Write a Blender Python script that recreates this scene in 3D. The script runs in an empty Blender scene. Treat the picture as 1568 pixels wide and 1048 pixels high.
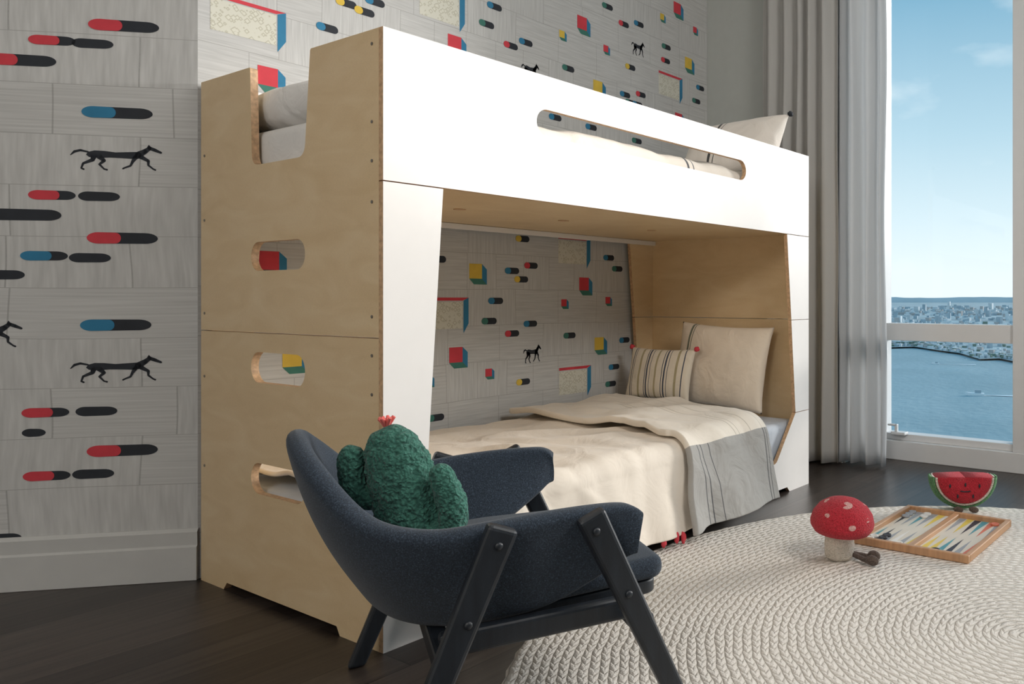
import bpy, bmesh, math, random
from math import sin, cos, pi, radians, sqrt, exp
from mathutils import Vector, Matrix, noise
random.seed(7)
scene = bpy.context.scene
try:
    scene.view_settings.view_transform = 'Standard'
    scene.view_settings.look = 'None'
except Exception:
    pass

# ------------------------------------------------------------------ camera
CAM = Vector((-1.108, -1.835, 0.855))
HEAD = math.atan2(.5259, .8506)
cd = bpy.data.cameras.new('camera'); cam = bpy.data.objects.new('camera', cd)
scene.collection.objects.link(cam); scene.camera = cam
cam.location = CAM; cam.rotation_euler = (pi/2, 0, HEAD - pi/2)
cd.sensor_width = 36; cd.lens = 1209/1568*36
cd.shift_x = -416/1568; cd.shift_y = -67/1568
cd.clip_start = .05; cd.clip_end = 30000

# ------------------------------------------------------------------ helpers
def link(o): scene.collection.objects.link(o); return o
def group(name, loc=(0,0,0)):
    e = bpy.data.objects.new(name, None); e.empty_display_size = .1
    e.location = loc; return link(e)
def adopt(o, g):
    o.parent = g; o.matrix_parent_inverse = Matrix.Translation(-Vector(g.location)); return o
def smooth(o, on=True):
    for p in o.data.polygons: p.use_smooth = on
    return o
def mesh(name, verts, faces, mats, g=None, M=None, mi=None, sm=False, recalc=False):
    me = bpy.data.meshes.new(name); me.from_pydata([tuple(v) for v in verts], [], faces)
    if not isinstance(mats, (list, tuple)): mats = [mats]
    for m in mats: me.materials.append(m)
    if mi:
        for p, i in zip(me.polygons, mi): p.material_index = i
    if recalc:
        bm = bmesh.new(); bm.from_mesh(me); bmesh.ops.recalc_face_normals(bm, faces=bm.faces[:]); bm.to_mesh(me); bm.free()
    o = link(bpy.data.objects.new(name, me))
    if M is not None: o.matrix_world = M
    if sm: smooth(o)
    if g: adopt(o, g)
    return o
def mod(o, t, **k):
    m = o.modifiers.new(t, t)
    for a, b in k.items(): setattr(m, a, b)
    return m
def box(name, lo, hi, m, g=None, bev=.003, M=None):
    (x0,y0,z0),(x1,y1,z1) = lo, hi
    v = [(x0,y0,z0),(x1,y0,z0),(x1,y1,z0),(x0,y1,z0),(x0,y0,z1),(x1,y0,z1),(x1,y1,z1),(x0,y1,z1)]
    f = [(0,3,2,1),(4,5,6,7),(0,1,5,4),(1,2,6,5),(2,3,7,6),(3,0,4,7)]
    o = mesh(name, v, f, m, g, M)
    if bev: mod(o, 'BEVEL', width=bev, segments=2)
    return o
def rpoly(pts, n=6):
    out = []; N = len(pts)
    for i, p in enumerate(pts):
        r = p[2] if len(p) > 2 else 0
        P = Vector(p[:2])
        if r == 0: out.append((P.x, P.y)); continue
        A = Vector(pts[i-1][:2]); B = Vector(pts[(i+1) % N][:2])
        a = P + (A-P).normalized()*r; b = P + (B-P).normalized()*r
        for k in range(n+1):
            t = k/n; q = a*(1-t)**2 + P*2*t*(1-t) + b*t*t
            out.append((q.x, q.y))
    return out
def stadium(x0, x1, z0, z1, r=None, n=10):
    r = r or (z1-z0)/2; out = []
    for cx, cz, a0 in ((x1-r, z1-r, 0), (x0+r, z1-r, 90), (x0+r, z0+r, 180), (x1-r, z0+r, 270)):
        for k in range(n+1):
            a = radians(a0 + 90*k/n); out.append((cx+r*cos(a), cz+r*sin(a)))
    return out
def panel(name, outline, holes, lo, th, plane, mats, g):
    cu = bpy.data.curves.new(name, 'CURVE'); cu.dimensions = '2D'; cu.fill_mode = 'BOTH'
    cu.extrude = th/2
    for pts in [outline]+holes:
        s = cu.splines.new('POLY'); s.points.add(len(pts)-1)
        for q, p in zip(s.points, pts): q.co = (p[0], p[1], 0, 1)
        s.use_cyclic_u = True
    t = link(bpy.data.objects.new('tmp', cu))
    dg = bpy.context.evaluated_depsgraph_get()
    me = bpy.data.meshes.new_from_object(t.evaluated_get(dg)); me.name = name
    bpy.data.objects.remove(t); bpy.data.curves.remove(cu)
    for v in me.vertices:
        a, b, c = v.co; c += lo + th/2
        v.co = (c, a, b) if plane == 'yz' else ((a, c, b) if plane == 'xz' else (a, b, c))
    bm = bmesh.new(); bm.from_mesh(me); bmesh.ops.remove_doubles(bm, verts=bm.verts[:], dist=1e-5)
    bmesh.ops.recalc_face_normals(bm, faces=bm.faces[:]); bm.to_mesh(me); bm.free()
    me.materials.clear()
    for m in mats: me.materials.append(m)
    ax = {'yz':0,'xz':1,'xy':2}[plane]
    for p in me.polygons: p.material_index = 0 if abs(p.normal[ax]) > .9 else 1; p.use_smooth = False
    o = link(bpy.data.objects.new(name, me))
    if g: adopt(o, g)
    return o
def ell(name, c, r, m, g=None, rot=None, seg=28, disp=0, dscale=30, M0=None):
    bm = bmesh.new(); bmesh.ops.create_uvsphere(bm, u_segments=seg, v_segments=seg//2+2, radius=1)
    R = rot if rot is not None else Matrix.Identity(3)
    for v in bm.verts:
        p = Vector((v.co.x*r[0], v.co.y*r[1], v.co.z*r[2]))
        if disp: p += v.co*disp*noise.noise((p+Vector(c))*dscale)
        v.co = Vector(c) + R @ p
    me = bpy.data.meshes.new(name); bm.to_mesh(me); bm.free(); me.materials.append(m)
    o = link(bpy.data.objects.new(name, me)); smooth(o)
    if M0 is not None: o.matrix_world = M0
    if g: adopt(o, g)
    return o
def tube(name, pts, r, m, g=None, res=8):
    cu = bpy.data.curves.new(name, 'CURVE'); cu.dimensions = '3D'; cu.bevel_depth = 1; cu.bevel_resolution = 4; cu.use_fill_caps = True
    s = cu.splines.new('POLY'); s.points.add(len(pts)-1)
    for i, (q, p) in enumerate(zip(s.points, pts)):
        q.co = (*p, 1); q.radius = r[i] if isinstance(r, (list, tuple)) else r
    t = link(bpy.data.objects.new('tmp', cu)); dg = bpy.context.evaluated_depsgraph_get()
    me = bpy.data.meshes.new_from_object(t.evaluated_get(dg)); bpy.data.objects.remove(t)
    me.materials.clear(); me.materials.append(m)
    o = link(bpy.data.objects.new(name, me)); smooth(o)
    if g: adopt(o, g)
    return o

# ------------------------------------------------------------------ materials
class NT:
    def __init__(s, name):
        s.m = bpy.data.materials.new(name); s.m.use_nodes = True
        s.t = s.m.node_tree; s.b = s.t.nodes['Principled BSDF']; s.out = s.t.nodes['Material Output']
    def n(s, t, **k):
        nd = s.t.nodes.new(t)
        for a, b in k.items():
            if a in nd.inputs: nd.inputs[a].default_value = b
            else: setattr(nd, a, b)
        return nd
    def l(s, a, b): s.t.links.new(a, b)
    def co(s, scale=(1,1,1), rot=(0,0,0)):
        c = s.n('ShaderNodeTexCoord'); mp = s.n('ShaderNodeMapping')
        mp.inputs['Scale'].default_value = scale; mp.inputs['Rotation'].default_value = rot
        s.l(c.outputs['Object'], mp.inputs[0]); return mp.outputs[0]
    def math(s, op, a, b=None):
        nd = s.n('ShaderNodeMath', operation=op)
        for i, v in enumerate((a, b)):
            if v is None: continue
            if isinstance(v, (int, float)): nd.inputs[i].default_value = v
            else: s.l(v, nd.inputs[i])
        return nd.outputs[0]
    def ramp(s, fac, stops, interp='LINEAR'):
        r = s.n('ShaderNodeValToRGB'); s.l(fac, r.inputs[0]); cr = r.color_ramp; cr.interpolation = interp
        while len(cr.elements) < len(stops): cr.elements.new(.5)
        for e, (p, c) in zip(cr.elements, stops): e.position = p; e.color = (*c, 1) if len(c) == 3 else c
        return r.outputs[0]
    def bump(s, h, strength=.3, dist=.01, prev=None):
        b = s.n('ShaderNodeBump'); b.inputs['Strength'].default_value = strength; b.inputs['Distance'].default_value = dist
        s.l(h, b.inputs['Height']); s.l(b.outputs[0], s.b.inputs['Normal'])
        if prev: s.l(prev, b.inputs['Normal'])
        return b.outputs[0]
def dk(c, f): return tuple(x*f for x in c)
def plain(name, col, rough=.6, var=.08, ns=20, bump=0, bs=200, bd=.002, scale=(1,1,1), metal=0, sheen=0):
    k = NT(name); v = k.co(scale)
    nz = k.n('ShaderNodeTexNoise', Scale=ns, Detail=4.0); k.l(v, nz.inputs['Vector'])
    k.l(k.ramp(nz.outputs[0], [(.3, dk(col, 1-var)), (.7, dk(col, 1+var))]), k.b.inputs['Base Color'])
    k.b.inputs['Roughness'].default_value = rough; k.b.inputs['Metallic'].default_value = metal
    if sheen: k.b.inputs['Sheen Weight'].default_value = sheen
    if bump:
        n2 = k.n('ShaderNodeTexNoise', Scale=bs, Detail=3.0); k.l(v, n2.inputs['Vector'])
        k.bump(n2.outputs[0], bump, bd)
    return k.m
def ply():
    k = NT('birch_plywood'); v = k.co((2.2, 2.2, 7))
    n1 = k.n('ShaderNodeTexNoise', Scale=2.0, Detail=7.0, Distortion=1.2); k.l(v, n1.inputs['Vector'])
    n2 = k.n('ShaderNodeTexNoise', Scale=60.0, Detail=3.0); k.l(v, n2.inputs['Vector'])
    a = k.ramp(n1.outputs[0], [(.28, (.72,.53,.30)), (.5, (.765,.575,.34)), (.75, (.81,.63,.395))])
    b = k.ramp(n2.outputs[0], [(.35, (.92,.92,.92)), (.65, (1,1,1))])
    mx = k.n('ShaderNodeMix', data_type='RGBA', blend_type='MULTIPLY'); mx.inputs[0].default_value = .6
    k.l(a, mx.inputs[6]); k.l(b, mx.inputs[7]); k.l(mx.outputs[2], k.b.inputs['Base Color'])
    k.b.inputs['Roughness'].default_value = .42
    return k.m
PLY = ply()
PEDGE = plain('plywood_edge', (.58,.37,.21), .5, .25, 90)
WHITE = plain('white_laminate', (.86,.83,.80), .38, .01)
SCREW = plain('screw_steel', (.30,.27,.24), .35, .1, metal=.8)

def wallpaper(hs=1.0):
    k = NT('woven_wallpaper'); c = k.n('ShaderNodeTexCoord'); sp = k.n('ShaderNodeSeparateXYZ'); k.l(c.outputs['Object'], sp.inputs[0])
    cb = k.n('ShaderNodeCombineXYZ'); k.l(k.math('MULTIPLY', sp.outputs[0], hs), cb.inputs[0]); k.l(sp.outputs[2], cb.inputs[1])
    # slow drift so seams are not ruler straight
    dn = k.n('ShaderNodeTexNoise', Scale=2.5, Detail=1.0); k.l(cb.outputs[0], dn.inputs['Vector'])
    vm = k.n('ShaderNodeVectorMath', operation='SCALE'); k.l(dn.outputs['Color'], vm.inputs[0]); vm.inputs['Scale'].default_value = .02
    va = k.n('ShaderNodeVectorMath', operation='ADD'); k.l(cb.outputs[0], va.inputs[0]); k.l(vm.outputs[0], va.inputs[1])
    br = k.n('ShaderNodeTexBrick'); k.l(va.outputs[0], br.inputs['Vector'])
    br.inputs['Scale'].default_value = 1; br.inputs['Brick Width'].default_value = .24; br.inputs['Row Height'].default_value = .15
    br.inputs['Mortar Size'].default_value = .0014; br.inputs['Mortar Smooth'].default_value = .6; br.offset = .37; br.squash = .6; br.squash_frequency = 3
    br.inputs['Color1'].default_value = (0,0,0,1); br.inputs['Color2'].default_value = (1,1,1,1); br.inputs['Mortar'].default_value = (.5,.5,.5,1)
    sel = k.math('GREATER_THAN', br.outputs['Color'], .55)
    def lines(sc):
        mp = k.n('ShaderNodeMapping'); mp.inputs['Scale'].default_value = sc; k.l(va.outputs[0], mp.inputs[0])
        n = k.n('ShaderNodeTexNoise', Scale=1.0, Detail=2.0); k.l(mp.outputs[0], n.inputs['Vector']); return n.outputs[0]
    h = lines((7,150,1)); v = lines((150,7,1))
    mx = k.n('ShaderNodeMix', data_type='FLOAT'); k.l(sel, mx.inputs[0]); k.l(h, mx.inputs[2]); k.l(v, mx.inputs[3])
    col = k.ramp(mx.outputs[0], [(.25, (.485,.485,.475)), (.75, (.625,.625,.612))])
    m2 = k.n('ShaderNodeMix', data_type='RGBA'); k.l(k.math('MULTIPLY', br.outputs['Fac'], .6), m2.inputs[0]); k.l(col, m2.inputs[6]); m2.inputs[7].default_value = (.28,.275,.265,1)
    k.l(m2.outputs[2], k.b.inputs['Base Color']); k.b.inputs['Roughness'].default_value = .85
    k.bump(mx.outputs[0], .12, .002)
    return k.m
WP = wallpaper(); WPL = wallpaper(.45)
INK = plain('ink_navy', (.022,.026,.034), .8, .1)
MRED = plain('ink_red', (.62,.05,.07), .8, .08); MBLUE = plain('ink_blue', (.03,.20,.36), .8, .08)
MYEL = plain('ink_yellow', (.72,.50,.07), .8, .08); MGRN = plain('ink_green', (.05,.19,.15), .8, .08)
def floral():
    k = NT('ink_floral'); n = k.n('ShaderNodeTexVoronoi', Scale=60.0, distance='MANHATTAN'); k.l(k.co(), n.inputs['Vector'])
    k.l(k.ramp(n.outputs['Distance'], [(.35, (.70,.69,.60)), (.55, (.48,.46,.36)), (.75, (.68,.67,.58))]), k.b.inputs['Base Color']); k.b.inputs['Roughness'].default_value = .85
    return k.m
MFLO = floral()
PAINT = plain('greige_wall_paint', (.49,.51,.485), .8, .02)
TRIM = plain('baseboard_paint', (.55,.55,.535), .6, .02)
CEIL = plain('ceiling_paint', (.8,.80,.79), .9, .01)
WARMW = plain('warm_white_paint', (.76,.75,.73), .9, .01)
FRAME = plain('window_frame_white', (.74,.74,.74), .45, .01)

# ------------------------------------------------------------------ room
def floormat():
    k = NT('dark_oak_floor'); c = k.n('ShaderNodeTexCoord')
    br = k.n('ShaderNodeTexBrick'); k.l(c.outputs['Object'], br.inputs['Vector'])
    br.inputs['Scale'].default_value = 1; br.inputs['Brick Width'].default_value = 1.4; br.inputs['Row Height'].default_value = .13
    br.inputs['Mortar Size'].default_value = .0018; br.offset = .43
    br.inputs['Color1'].default_value = (.030,.022,.018,1); br.inputs['Color2'].default_value = (.060,.046,.038,1); br.inputs['Mortar'].default_value = (.008,.006,.005,1)
    n = k.n('ShaderNodeTexNoise', Scale=1.0, Detail=6.0); mp = k.n('ShaderNodeMapping'); mp.inputs['Scale'].default_value = (3,60,1)
    k.l(c.outputs['Object'], mp.inputs[0]); k.l(mp.outputs[0], n.inputs['Vector'])
    mx = k.n('ShaderNodeMix', data_type='RGBA', blend_type='MULTIPLY'); mx.inputs[0].default_value = .8
    k.l(br.outputs['Color'], mx.inputs[6]); k.l(k.ramp(n.outputs[0], [(.3,(.5,.5,.5)),(.7,(1.3,1.3,1.3))]), mx.inputs[7])
    k.l(mx.outputs[2], k.b.inputs['Base Color']); k.b.inputs['Roughness'].default_value = .38
    k.bump(n.outputs[0], .15, .002); return k.m
box('floor', (-3.12,-6.12,-.12), (2.92,4.0,0), floormat(), bev=0)
box('ceiling', (-3.12,-6.12,2.8), (2.92,4.0,2.95), CEIL, bev=0)
box('wall_front', (-3.0,-6.12,0), (2.92,-6.0,2.8), WARMW, bev=0)
box('wall_side', (-3.12,-6.12,0), (-3.0,4.0,2.8), WARMW, bev=0)

YW = .95
LA = Vector((0, YW, 0)); LD = Vector((-.69,.724,0)).normalized()   # angled wall to the left of the bed
class Wall:
    def __init__(s, name, O, right, L0, L1, mat):
        s.O = O; s.R = right; s.Nn = right.cross(Vector((0,0,1)))  # toward room
        s.v = []; s.f = []; s.mi = []; s.name = name; s.mats = [mat, INK, MRED, MBLUE, MYEL, MGRN, MFLO]
        s.M = Matrix((( s.R.x, -s.Nn.x, 0, O.x),(s.R.y, -s.Nn.y, 0, O.y),(0,0,1,0),(0,0,0,1)))
        x0,x1 = L0,L1; t=.12
        s.v += [(x0,0,0),(x1,0,0),(x1,t,0),(x0,t,0),(x0,0,2.8),(x1,0,2.8),(x1,t,2.8),(x0,t,2.8)]
        s.f += [(0,3,2,1),(4,5,6,7),(0,1,5,4),(1,2,6,5),(2,3,7,6),(3,0,4,7)]; s.mi += [0]*6
    def poly(s, pts, m, lay=1):
        b = len(s.v); s.v += [(p[0], -.0008*lay, p[1]) for p in pts]; s.f.append(tuple(range(b, b+len(pts)))); s.mi.append(m)
    def at(s, px, py):
        u = (px-1200)/1209; w = (457-py)/1209
        d = Vector((.5259*u+.8506, .5259-.8506*u, w)); t = (s.O-CAM).dot(s.Nn)/d.dot(s.Nn); P = CAM+d*t
        return (P-s.O).dot(s.R), P.z
    def pill(s, px, py, m, w=.075, h=.027, fr=.42):
        x, z = s.at(px, py)
        s.poly(stadium(x-w/2, x+w/2, z-h/2, z+h/2, n=5), 1, 1)
        if m: s.poly(stadium(x-w/2, x-w/2+w*fr, z-h/2, z+h/2, n=5), m, 2)
    def lens(s, px, py, m, w, h, fr=.5):
        x, z = s.at(px, py)
        L=h*.9
        left=[(x-w/2+L+L*cos(pi/2+pi*i/12), z+h/2*sin(pi/2+pi*i/12)) for i in range(13)]
        right=[(x+w/2-L*1.1+L*1.1*cos(-pi/2+pi*i/12), z+h/2*sin(-pi/2+pi*i/12)*.95) for i in range(13)]
        s.poly(left+right, 1, 1)
        if m>1:
            r2=[(x-w/2+w*fr-L*.5+L*.5*cos(-pi/2+pi*i/12), z+h/2*sin(-pi/2+pi*i/12)*.95) for i in range(13)]
            s.poly(left+r2, m, 2)
    def cube(s, px, py, m, w=.085, h=.085, c2=3, c3=5):
        x, z = s.at(px, py); a = x-w/2; b = z-h/2
        s.poly([(a,b+.28*h),(a+.72*w,b+.28*h),(a+.72*w,b+h),(a,b+h)], m)
        s.poly([(a+.72*w,b+.28*h),(a+w,b),(a+w,b+.74*h),(a+.72*w,b+h)], c2)
        s.poly([(a,b+.28*h),(a+.26*w,b),(a+w,b),(a+.72*w,b+.28*h)], c3)
    def patch(s, px, py, w=.2, h=.125):
        x, z = s.at(px, py); a = x-w/2; b = z-h/2
        s.poly([(a,b),(a+w*.86,b),(a+w*.86,b+h*.86),(a,b+h*.86)], 6)
        s.poly([(a,b+h*.90),(a+w*.86,b+h*.90),(a+w,b+h),(a,b+h)], 2)
        s.poly([(a+w*.88,b-.02),(a+w,b+.02),(a+w,b+h),(a+w*.88,b+h*.90)], 3)
    def horse(s, px, py, w=.1, h=.074, f=1.0):
        """trotting horse silhouette, head to the right; f = stroke width factor"""
        x, z = s.at(px, py)
        def P(l): s.poly([(x+(p[0]-.5)*w, z+(p[1]-.5)*h) for p in l], 1)
        A = w/h   # work in metric space so strokes keep their width
        def S(pts, ws):
            M_=[Vector((p[0]*A,p[1])) for p in pts]; W=[q*f for q in ws]
            for a,b,w0,w1 in zip(M_, M_[1:], W, W[1:]):
                d=(b-a).normalized(); nn=Vector((-d.y,d.x))
                P([((a+nn*w0).x/A,(a+nn*w0).y),((a-nn*w0).x/A,(a-nn*w0).y),((b-nn*w1).x/A,(b-nn*w1).y),((b+nn*w1).x/A,(b+nn*w1).y)])
            for a,w0 in zip(M_,W): P([((a.x+w0*cos(k*pi/5))/A,a.y+w0*sin(k*pi/5)) for k in range(10)])
        P([(.17,.62),(.19,.74),(.26,.81),(.36,.80),(.48,.755),(.60,.78),(.70,.80),(.78,.72),(.78,.58),(.70,.50),(.56,.52),(.42,.53),(.30,.50),(.20,.53)])
        S([(.72,.68),(.79,.82),(.845,.97)],[.13,.105,.075])      # neck
        S([(.84,.98),(.90,.90),(.965,.80)],[.075,.07,.045]); P([(.815,1.0),(.835,1.12),(.865,1.0)])
        S([(.19,.74),(.11,.80),(.05,.74),(.01,.60)],[.035,.045,.05,.02])   # tail
        S([(.25,.58),(.24,.42),(.14,.26),(.12,.06),(.145,.02)],[.12,.075,.045,.032,.036])
        S([(.31,.56),(.36,.40),(.31,.24),(.36,.05),(.39,.02)],[.11,.065,.042,.032,.036])
        S([(.69,.56),(.66,.38),(.64,.22),(.575,.12),(.56,.09)],[.09,.055,.040,.032,.034])
        S([(.75,.60),(.83,.44),(.83,.26),(.885,.10),(.905,.07)],[.09,.058,.040,.032,.036])
    def build(s): return mesh(s.name, s.v, s.f, s.mats, M=s.M, mi=s.mi)

wb = Wall('wall_back', Vector((0,YW,0)), Vector((1,0,0)), 0, 2.67, WP)
for px,py,m in [(501,43,3),(558,18,4),(574,3,3),(757,10,3),(745,37,5),(782,70,2),(805,65,3),(870,105,5),(930,10,5),(955,37,2),(978,37,3),
    (965,103,4),(957,145,3),(981,145,2),(965,157,5),(976,160,3),(1020,72,5),(1072,135,3),(1066,155,5),(1019,93,2),
    (800,366,4),(670,397,5),(784,415,3),(813,407,2),(798,428,4),(932,395,3),(759,461,3),(749,492,5),(812,496,3),(784,511,2),(872,514,5),
    (801,585,4),(940,562,3),(935,588,5),(667,640,5),(945,412,5),(956,521,3),(850,180,3),(905,195,3),(975,216,5),(530,5,4),
    ]: wb.pill(px,py,m)
for px,py,m in [(416,124,2),(700,72,2),(894,40,2),(1039,17,2),(1041,186,2),(897,439,2),(702,548,2),(418,405,2)]: wb.cube(px,py,m)
for px,py,m in [(918,138,4),(1056,101,4),(732,420,4),(920,530,4),(453,553,4)]: wb.cube(px,py,m)
for px,py,m in [(862,55,4),(929,77,2),(1015,28,4),(1065,48,2),(865,466,2),(932,462,2),(750,573,2),(657,585,4)]: wb.cube(px,py,m,.045,.045)
for px,py in [(880,384),(684,480),(881,582),(1027,132),(678,9)]: wb.patch(px,py)
wb.patch(382,32,.22,.115)
for px,py in [(812,110),(977,75),(815,543)]: wb.horse(px,py,f=.85)
wb.build()
wl = Wall('wall_left', LA+LD*4.2, -LD, 0, 4.2, WPL)
for px,py,m in [(190,40,2),(30,92,2),(180,173,3),(38,329,1),(188,365,2),(178,498,3),(188,690,2)]: wl.lens(px,py,m,.185,.034,.48)
for px,py,m in [(80,62,2),(142,67,1),(80,299,2),(152,301,1),(68,392,3),(138,395,1),(70,632,2),(148,630,1),(72,729,2),(143,726,1),(5,421,1),(0,825,1)]: wl.lens(px,py,m,.120 if m>1 else .108,.028,.66)
wl.lens(52,663,1,.06,.024)
for px,py in [(180,243),(180,567),(-38,515)]: wl.horse(px,py,.245,.072)
wl.build()
# baseboards
def baseboard(name, A, B):
    A=Vector(A); B=Vector(B); R=(B-A).normalized(); N=R.cross(Vector((0,0,1)))
    prof=[(0,0),(.016,0),(.016,.10),(.010,.106),(.012,.145),(.004,.155),(0,.155)]
    v=[];f=[]
    for P in (A,B):
        for a,z in prof: q=P+N*(a+.001); v.append((q.x,q.y,z+.001))
    n=len(prof)
    for i in range(n): j=(i+1)%n; f.append((i,j,j+n,i+n))
    f.append(tuple(range(n))); f.append(tuple(range(2*n-1,n-1,-1)))
    mesh(name,v,f,TRIM,recalc=True)
baseboard('baseboard_left', LA+LD*4.1, LA+LD*-.004)
baseboard('baseboard_back', (2.07,YW,0), (2.53,YW,0))
# window wall : pier + recess
box('wall_right', (2.55,.05,0), (2.92,YW,2.8), PAINT, bev=.002)
box('wall_right_header', (2.55,-6,2.68), (2.92,.05,2.8), PAINT, bev=0)
baseboard('baseboard_right', (2.55,.93,0), (2.55,.06,0))
gw = group('window_1', (2.82,-2,0))
box('bottom_rail', (2.76,-5.9,0.0), (2.90,.05,.10), FRAME, gw); box('bottom_glazing_bead', (2.79,-5.9,.10), (2.87,.05,.135), FRAME, gw)
box('mid_rail', (2.79,-5.9,.63), (2.87,.05,.722), FRAME, gw)
box('top_rail', (2.79,-5.9,2.60), (2.87,.05,2.68), FRAME, gw)
for i, y in enumerate([-.02,-.79,-1.6,-2.4,-3.2,-4.0,-4.8,-5.6]):
    box('mullion_%d'%(i+1), (2.77,y-.04,.10), (2.89,y+.035,2.62), FRAME, gw)
box('latch_base', (2.74,-.20,.135), (2.79,-.12,.15), FRAME, gw); box('latch_lever', (2.745,-.155,.15), (2.765,-.14,.19), FRAME, gw); box('latch_grip', (2.745,-.15,.18), (2.765,-.10,.19), FRAME, gw)
k = NT('window_glass'); tr = k.n('ShaderNodeBsdfTransparent'); gl = k.n('ShaderNodeBsdfGlossy', Roughness=.02); mx = k.n('ShaderNodeMixShader'); mx.inputs[0].default_value = .03
k.l(tr.outputs[0], mx.inputs[1]); k.l(gl.outputs[0], mx.inputs[2]); k.l(mx.outputs[0], k.out.inputs['Surface'])
mesh('pane', [(2.83,-5.9,.1),(2.83,.05,.1),(2.83,.05,2.65),(2.83,-5.9,2.65)], [(0,1,2,3)], k.m, gw)

# ------------------------------------------------------------------ bunk bed
gb = group('bunk_bed', (1.025,.46,0))
H=1.51; W=.928; L=2.05
for nm, x0 in (('left',0),('right',2.03)):
    lf_ = nm=='left'
    up = rpoly([(0,.7595),(0,H),(.31,H,.006),(.338,1.23,.035),(.617,1.23,.035),(.628,H,.006),(W,H),(W,.7595)])
    panel('end_upper_'+nm, up, [stadium(.335,.622,.932,1.013,.040)] if lf_ else [], x0, .02, 'yz', [PLY,PEDGE], gb)
    lo_ = rpoly([(0,0),(0,.757),(W,.757),(W,0),(.785,0),(.765,.022),(.185,.022),(.17,0)])
    panel('end_lower_'+nm, lo_, [stadium(.335,.622,.618,.704,.0425), stadium(.335,.622,.306,.393,.043)] if lf_ else [], x0, .02, 'yz', [PLY,PEDGE], gb)
for nm, y0 in (('front',-.018),('back',W-.02)):
    x0, x1 = (0,L) if nm=='front' else (.021,L-.021)
    panel('guard_'+nm, rpoly([(x0,1.140),(x1,1.140),(x1,H),(x0,H)]), [stadium(.466,1.54,1.331,1.411)] if nm=='front' else [], y0, .018, 'xz', [WHITE,PEDGE], gb)
    mt = WHITE if nm=='front' else PLY
    panel('post_left_'+nm, [(x0,.3435),(.112,.3435),(.162,1.137),(x0,1.137)], [], y0, .018, 'xz', [mt,PEDGE], gb)
    panel('post_right_upper_'+nm, [(1.896,.7595),(x1,.7595),(x1,1.137),(1.86,1.137)], [], y0, .018, 'xz', [mt,PEDGE], gb)
    panel('post_right_lower_'+nm, [(1.932,.3435),(x1,.3435),(x1,.757),(1.896,.757)], [], y0, .018, 'xz', [mt,PEDGE], gb)
    panel('base_'+nm, rpoly([(x0,0),(x0,.341),(.112,.341),(.28,.14,.02),(1.77,.14,.02),(1.932,.341),(x1,.341),(x1,0),(1.88,0),(1.86,.022),(.19,.022),(.17,0)]), [], y0, .018, 'xz', [mt,PEDGE], gb)
box('upper_deck', (.021,.001,1.150), (2.029,.907,1.170), PLY, gb, 0)
box('back_ledger', (.021,.885,1.128), (2.029,.907,1.149), WHITE, gb, .002)
box('lower_deck', (.021,.001,.10), (2.029,.907,.12), PLY, gb, 0)
sv=[];sf=[]
def screw(y,z,x=-.0015,r=.0042):
    b=len(sv); n=10
    for dx in (0,.004):
        for kk in range(n): a=2*pi*kk/n; sv.append((x+dx,y+r*cos(a),z+r*sin(a)))
    sf.append(tuple(b+kk for kk in range(n)))
    for kk in range(n): sf.append((b+kk,b+(kk+1)%n,b+n+(kk+1)%n,b+n+kk))
for z in (1.475,1.285,1.19,1.09,.81,.715,.62,.50,.35,.20,.06):
    screw(.028,z)
for z in (1.285,1.09,.81,.62,.35): screw(.905,z)
mesh('screws', sv, sf, SCREW, gb, recalc=True)
for i,(x,y) in enumerate([(.55,.45),(1.0,.45),(1.5,.45)]):
    pts=[(x+.02*cos(a*pi/8),y+.02*sin(a*pi/8)) for a in range(16)]
    panel('deck_plug_%d'%(i+1), pts, [], 1.1475, .0022, 'xy', [PEDGE,PEDGE], gb)

# ------------------------------------------------------------------ bedding
def linen(name, col, bump=.25, var=.03, sc=700, stripes=None, wr=.35):
    k = NT(name); v = k.co()
    nz = k.n('ShaderNodeTexNoise', Scale=8.0, Detail=5.0); k.l(v, nz.inputs['Vector'])
    colr = k.ramp(nz.outputs[0], [(.3, dk(col,1-var)), (.7, dk(col,1+var))])
    if stripes:
        ax, lst = stripes; sp = k.n('ShaderNodeSeparateXYZ'); k.l(v, sp.inputs[0]); s = sp.outputs[ax]
        for lo,hi,c in lst:
            f = k.math('MULTIPLY', k.math('GREATER_THAN', s, lo), k.math('LESS_THAN', s, hi))
            m = k.n('ShaderNodeMix', data_type='RGBA'); k.l(f, m.inputs[0]); k.l(colr, m.inputs[6]); m.inputs[7].default_value = (*c,1); colr = m.outputs[2]
    k.l(colr, k.b.inputs['Base Color']); k.b.inputs['Roughness'].default_value = .9
    k.b.inputs['Sheen Weight'].default_value = .15
    n1 = k.n('ShaderNodeTexNoise', Scale=9.0, Detail=3.0, Distortion=1.2); k.l(v, n1.inputs['Vector'])
    p = k.bump(n1.outputs[0], wr, .022)
    n2 = k.n('ShaderNodeTexNoise', Scale=sc, Detail=2.0); k.l(v, n2.inputs['Vector'])
    k.bump(n2.outputs[0], bump, .001, p); return k.m
CREAM = linen('cream_linen', (.84,.755,.65), wr=.28)
SHEET = linen('blue_grey_sheet', (.58,.62,.68)); MATT = linen('mattress_ticking', (.80,.78,.75))
def mattress(name, lo, hi, m):
    o = box(name, lo, hi, m, None, 0)
    mod(o,'BEVEL',width=.03,segments=4); smooth(o); return o
mattress('mattress', (.03,.012,.121), (2.02,.898,.30), SHEET)
mattress('mattress.001', (.03,.040,1.171), (2.02,.898,1.340), MATT)

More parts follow.
